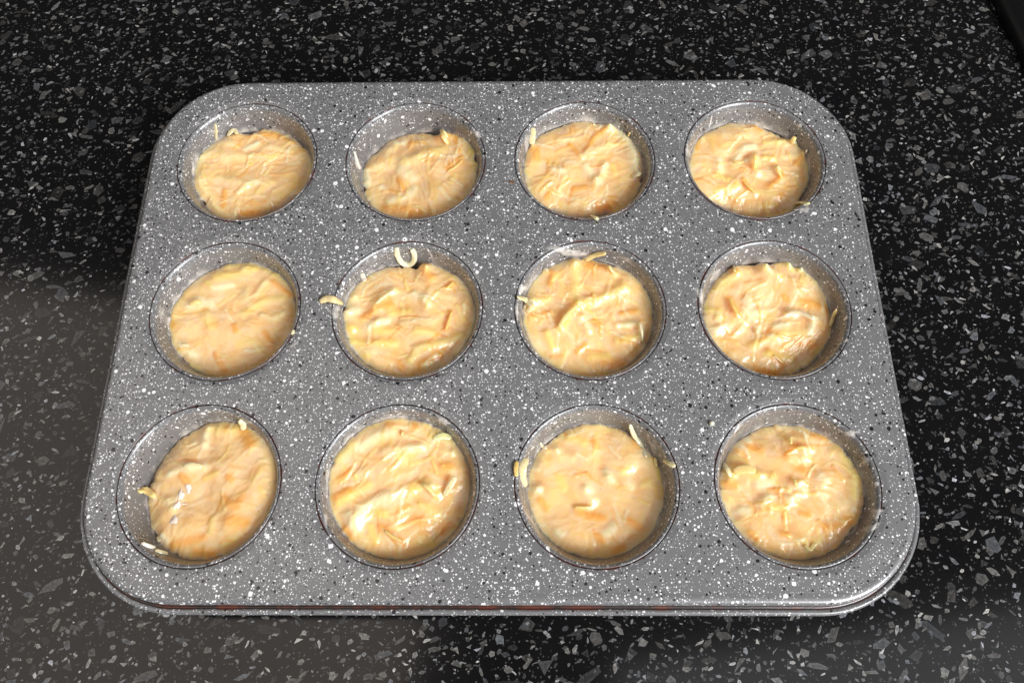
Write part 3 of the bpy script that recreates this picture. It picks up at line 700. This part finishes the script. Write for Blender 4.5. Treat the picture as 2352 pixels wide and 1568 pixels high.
SH = [
(0, "645,490,.5 655,570,.5 655,660,.4", .8, .45, PALE), (0, "770,620,.3 820,560,1.6 850,560,1.8 870,595,1.2", 1.1, .5, PALE),
(1, "1215,700,.2 1165,620,1.8 1148,545,2.8", 1.1, .7, PALEY), (1, "1200,985,.5 1290,930,1.0 1365,860,.9", .7, .4, ORG),
(1, "245,770,.5 275,880,.5 310,960,.5", .7, .4, WHT),
(2, "362,530,.7 355,620,.9 350,705,.7", 1.5, .6, PALE), (2, "955,1430,.4 1000,1455,1.2 1040,1475,1.6", .9, .6, PALE),
(2, "1380,1035,.8 1440,1010,1.6 1470,985,2.0", 1.1, .4, PALE), (2, "1340,620,.8 1360,580,1.6", .6, .5, PALEY), (2, "985,500,.6 992,478,1.2", .4, .4, CREAM),
(3, "1390,1325,.6 1460,1300,1.5 1525,1315,1.4", 1.6, .7, PALE), (3, "1345,690,.6 1370,650,2.0 1385,625,2.6", 1.1, .8, PALEY), (3, "965,960,.5 975,880,1.8 972,805,2.6", .6, .5, ORG),
(3, "860,1090,.7 920,1150,1.2 985,1205,.8", .6, .4, ORG), (3, "750,860,1.2 800,890,1.6 860,880,1.0", .7, .4, PALEY), (3, "1200,950,1.6 1235,1010,1.6 1250,1050,1.0", .7, .4, ORG), (3, "1500,790,.6 1505,760,1.4", .5, .5, CREAM),
(4, "535,785,1.0 600,750,1.4 660,760,.8", 1.0, .5, PALEY), (4, "1590,1090,.5 1615,1040,1.0", .6, .5, PALE), (4, "460,1190,.6 530,1200,.9", .7, .4, PALE),
(5, "100,755,.9 180,720,1.3 260,735,1.6 340,770,.9", 1.5, .9, (.90, .66, .34)), (5, "1460,850,.8 1430,950,1.2 1400,1045,1.0", .6, .4, ORG), (5, "535,460,.5 550,500,.8 570,540,.5", 1.1, .4, WHT),
(5, "675,775,.7 760,700,1.3 870,625,1.3", .7, .5, PALE), (5, "1410,610,.7 1480,550,1.3", .6, .4, ORG),
(6, "900,330,.8 1000,275,2.2 1115,255,2.2", 1.1, .5, (.92, .62, .26)), (6, "200,705,2.0 290,735,2.0 350,800,1.2 300,860,.8", 1.3, .6, PALE), (6, "625,1020,.9 700,900,1.6 820,780,1.2", .9, .6, PALEY),
(6, "1455,960,1.2 1480,1060,1.6 1490,1170,1.0", .5, .4, PALE), (6, "1140,380,.8 1165,420,1.4 1210,470,.8", .6, .5, PALEY), (6, "470,410,.5 520,430,1.0", .6, .4, CREAM),
(7, "1535,1010,.6 1565,920,1.8 1605,825,2.8", .75, .5, PALEY), (7, "1110,862,1.2 1240,870,2.0 1370,930,1.6", .9, .4, CREAM), (7, "505,725,.8 540,800,1.3 590,890,.8", .7, .5, ORG), (7, "960,1300,.5 1060,1385,.9", .6, .4, ORG),
(7, "545,380,.6 555,440,1.2", .6, .6, PALEY), (7, "785,1080,.6 795,1020,1.3", .6, .5, PALE),
(8, "325,860,1.2 390,850,1.8 470,905,1.0", 1.5, .9, PALEY), (8, "1215,230,1.6 1245,260,1.6 1250,320,.6", 1.3, .7, PALE), (8, "722,640,1.5 800,630,1.7 890,645,.8", 1.2, .7, PALE),
(8, "350,1315,.5 420,1345,.7 480,1365,.6", .9, .4, WHT), (8, "470,1380,.5 530,1400,.7 585,1410,.6", .9, .4, PALE), (8, "500,1250,.6 510,1300,.8", .8, .5, PALE),
(9, "1225,900,.6 1280,810,2.2 1330,725,3.4", 1.25, .6, PALE), (9, "1020,780,.8 1080,820,1.3 1150,900,.7", .9, .6, PALEY), (9, "1130,400,.5 1210,370,1.0 1295,390,1.0", 1.3, .5, (.84, .76, .34)), (9, "850,345,.8 870,350,.9", 1.0, .8, PALEY), (9, "700,1200,.3 780,1260,.7 860,1300,.3", .7, .4, ORG),
(10, "1165,270,3.0 1200,360,2.6 1260,450,1.8 1310,560,.6", .95, .65, (.88, .78, .48)), (10, "255,560,1.8 220,640,2.0 215,730,1.6 245,820,.8", 1.6, .7, PALE), (10, "170,590,.9 160,660,1.0 165,730,.9", .9, .5, ORG),
(10, "1465,580,.9 1510,610,1.2 1565,640,1.0", 1.0, .5, PALE), (10, "680,995,.5 760,1000,.8 830,992,.4", .5, .35, PALEY), (10, "375,430,.8 392,460,1.0 430,480,.5", .7, .5, CREAM), (10, "1385,560,.8 1400,640,1.0", .6, .5, PALEY),
(11, "245,605,1.8 280,670,2.0 310,730,1.0", .9, .5, PALE), (11, "330,690,.8 430,660,1.5 530,680,1.2", 1.7, .5, PALEY), (11, "880,480,1.0 940,470,1.3 1000,485,.9", .7, .45, ORG), (11, "870,750,.8 880,800,1.1", .6, .5, PALEY),
(11, "960,1330,.4 1010,1370,.8 1050,1310,.4", .8, .4, PALEY), (11, "830,380,.8 840,440,1.0", .6, .5, PALEY)]
for k, (ci, tx, w_, th_, tn) in enumerate(SH):
    ribbon('shred', pts_of(ci, tx), w_*.001*1.12, th_*.001*.95, tn, portions[ci], (*centers[ci], 0), seed=k)
# floury patch on the near left portion
def blob(name, ci, cxz, cyz, rx, ry, ang, thick, mat, bvh, parent=None, tint=(1, 1, 1), seed=0, alpha=1.0, edge=.0):
    V = []; F = []; Cl = []; m = 36; rings = 7
    ph = [random.Random(seed*7+q).uniform(0, 6.28) for q in range(4)]
    org = np.array([*centers[ci], 0]) if parent is not None else np.zeros(3)
    ca, sa = math.cos(ang), math.sin(ang)
    for i in range(rings+1):
        s_ = i/rings
        for j in range(m if i else 1):
            a = 2*math.pi*j/m
            r = s_*(1+.22*math.sin(2*a+ph[0])+.16*math.sin(3*a+ph[1])+.10*math.sin(5*a+ph[2])+.07*math.sin(9*a+ph[3]))
            x, y = rx*r*math.cos(a), ry*r*math.sin(a)
            h, n = hit(*z2p(ci, cxz+x*ca-y*sa, cyz+x*sa+y*ca), bvh)
            t_ = thick*.001*(1-s_**2)**.7+.00006*(1-s_)+.00002
            h = h + (n*.5+Vector((0, 0, .5))).normalized()*t_
            V.append(tuple(np.array(h)-org)); al = alpha*(1-s_**3*(1-edge))
            Cl.append((tint[0]*al, tint[1]*al, tint[2]*al, 1) if mat is M_SMEAR else (*tint, 1))
    F = [(0, 1+j, 1+(j+1) % m) for j in range(m)]
    for i in range(rings-1):
        b = 1+i*m; F += [(b+j, b+m+j, b+m+(j+1) % m, b+(j+1) % m) for j in range(m)]
    return link(name, V, F, mat, parent, cols=Cl)
M_FLOUR = simple('dry_flour', (.80, .68, .58), .9)
for k, (x, y, a, b, g) in enumerate(((765, 830, 34, 45, .3), (700, 890, 28, 62, .25), (668, 980, 30, 48, .3), (725, 968, 30, 10, 0), (640, 1110, 30, 55, .5))):
    blob('flour_patch', 8, x, y, a*.8, b*.85, g, .45, M_FLOUR, ABVH, portions[8], seed=k+60)

# loose pieces on the tin itself
u = ribbon('curled_shred', pts_of(5, "893,195,.5 900,270,.6 945,350,.9 1010,375,1.1 1065,340,.9 1075,270,.6 1050,210,.5"), .00135, .0009, (.90, .82, .56), tip=.9, seed=900)
tag(u, 'pale U shaped grated shred stuck on the back wall of a middle row cup', 'shred')
c = ribbon('crumb', pts_of(11, "128,262,.4 140,258,.9 155,258,.4"), .0009, .0007, (.86, .80, .62), tip=.8, seed=901)
tag(c, 'tiny pale crumb on the plate between two near cups', 'crumb')
# smears: cup, x, y, rx, ry, ang, thick, alpha, label
SM = [
(0, 420, 950, 22, 70, .1, .25, .75, 'milky batter smear on the left wall of the far left cup'),
(0, 640, 570, 50, 40, 0, .1, .35, 'faint batter smear around the pale sliver in the far left cup'),
(1, 1500, 590, 60, 36, .6, .45, .8, 'white batter smear on the right rim of the far row second cup'),
(1, 285, 900, 26, 110, -.2, .25, .7, 'long thin batter smear on the left wall of the far row second cup'),
(2, 300, 700, 26, 130, .12, .25, .6, 'batter smear running down the left wall of the far row third cup'),
(3, 515, 470, 11, 75, .15, .4, .95, 'thin white drip on the back left wall of the far right cup'),
(3, 1430, 512, 34, 26, .7, .3, .6, 'small pale spot on the right wall of the far right cup'),
(3, 1480, 1375, 62, 34, -.3, .3, .7, 'grey batter smear on the front rim of the far right cup'),
(3, 280, 770, 26, 70, .0, .2, .6, 'faint batter smear on the left rim of the far right cup'),
(4, 1610, 1190, 60, 26, -.4, .2, .5, 'faint batter splash on the plate right of the middle row leftmost cup'),
(4, 250, 880, 40, 80, .1, .12, .4, 'faint batter film on the left wall of the middle row leftmost cup'),
(5, 260, 860, 60, 60, .3, .35, .75, 'white batter smear on the left rim below the orange tip, middle row'),
(5, 1240, 260, 16, 60, -.5, .3, .7, 'thin batter streak at the back right of the cup holding the U shaped shred'),
(6, 740, 240, 230, 45, .12, .45, .75, 'wide milky batter smear across the back rim of the middle row third cup'),
(6, 255, 620, 50, 55, .2, .35, .75, 'milky smear on the upper left rim of the middle row third cup'),
(6, 195, 850, 24, 90, 0, .3, .65, 'milky smear on the lower left rim of the middle row third cup'),
(6, 1320, 320, 70, 26, .6, .2, .5, 'faint batter film on the back right wall of the middle row third cup'),
(7, 200, 680, 45, 80, -.1, .35, .65, 'milky batter smear on the left rim of the middle row rightmost cup'),
(7, 1700, 1150, 30, 20, .2, .3, .6, 'small pale spot on the right rim of the middle row rightmost cup'),
(7, 350, 480, 30, 90, .5, .25, .65, 'batter smear on the back left wall of the middle row rightmost cup'),
(9, 1215, 235, 85, 26, .6, .4, .85, 'white batter smear on the back right wall of the near row second cup'),
(9, 185, 1100, 26, 60, -.1, .3, .6, 'batter smear on the left wall of the near row second cup'),
(9, 200, 740, 16, 110, .1, .25, .5, 'thin milky film along the left wall of the near row second cup'),
(10, 1370, 470, 28, 70, -.6, .25, .6, 'faint batter film beside the thin shred in the near row third cup'),
(10, 300, 1130, 20, 110, -.55, .35, .7, 'white batter streak on the lower left wall of the near row third cup'),
(11, 1360, 350, 50, 42, .5, .35, .75, 'pale batter spot on the back right wall of the near right cup'),
(11, 1420, 335, 30, 16, .3, .25, .7, 'tiny batter spot on the back right rim of the near right cup'),
(11, 1490, 590, 36, 40, -.4, .3, .6, 'pale batter spot halfway down the right wall of the near right cup'),
(11, 1590, 1050, 52, 50, .3, .35, .6, 'round batter smear on the right wall of the near right cup'),
(11, 1540, 1180, 90, 34, -.5, .35, .65, 'long batter smear on the lower right wall of the near right cup'),
(11, 370, 300, 14, 90, .6, .3, .7, 'thin white drips on the back left wall of the near right cup')]
for k, (ci, x, y, a, b, g, th_, al, lb) in enumerate(SM):
    tag(blob('batter_smear', ci, x, y, a, b, g, th_, M_SMEAR, TINBVH, seed=k, alpha=al), lb, 'smear', 'smears of batter on the muffin tin')
M_BURN = simple('baked_on_spot', (.16, .07, .025), .6)
tag(blob('burnt_spot', 2, 142, 1090, 26, 16, .3, .15, M_BURN, TINBVH, seed=77, alpha=1), 'small brown burnt spot on the plate left of the far row third cup', 'stain')
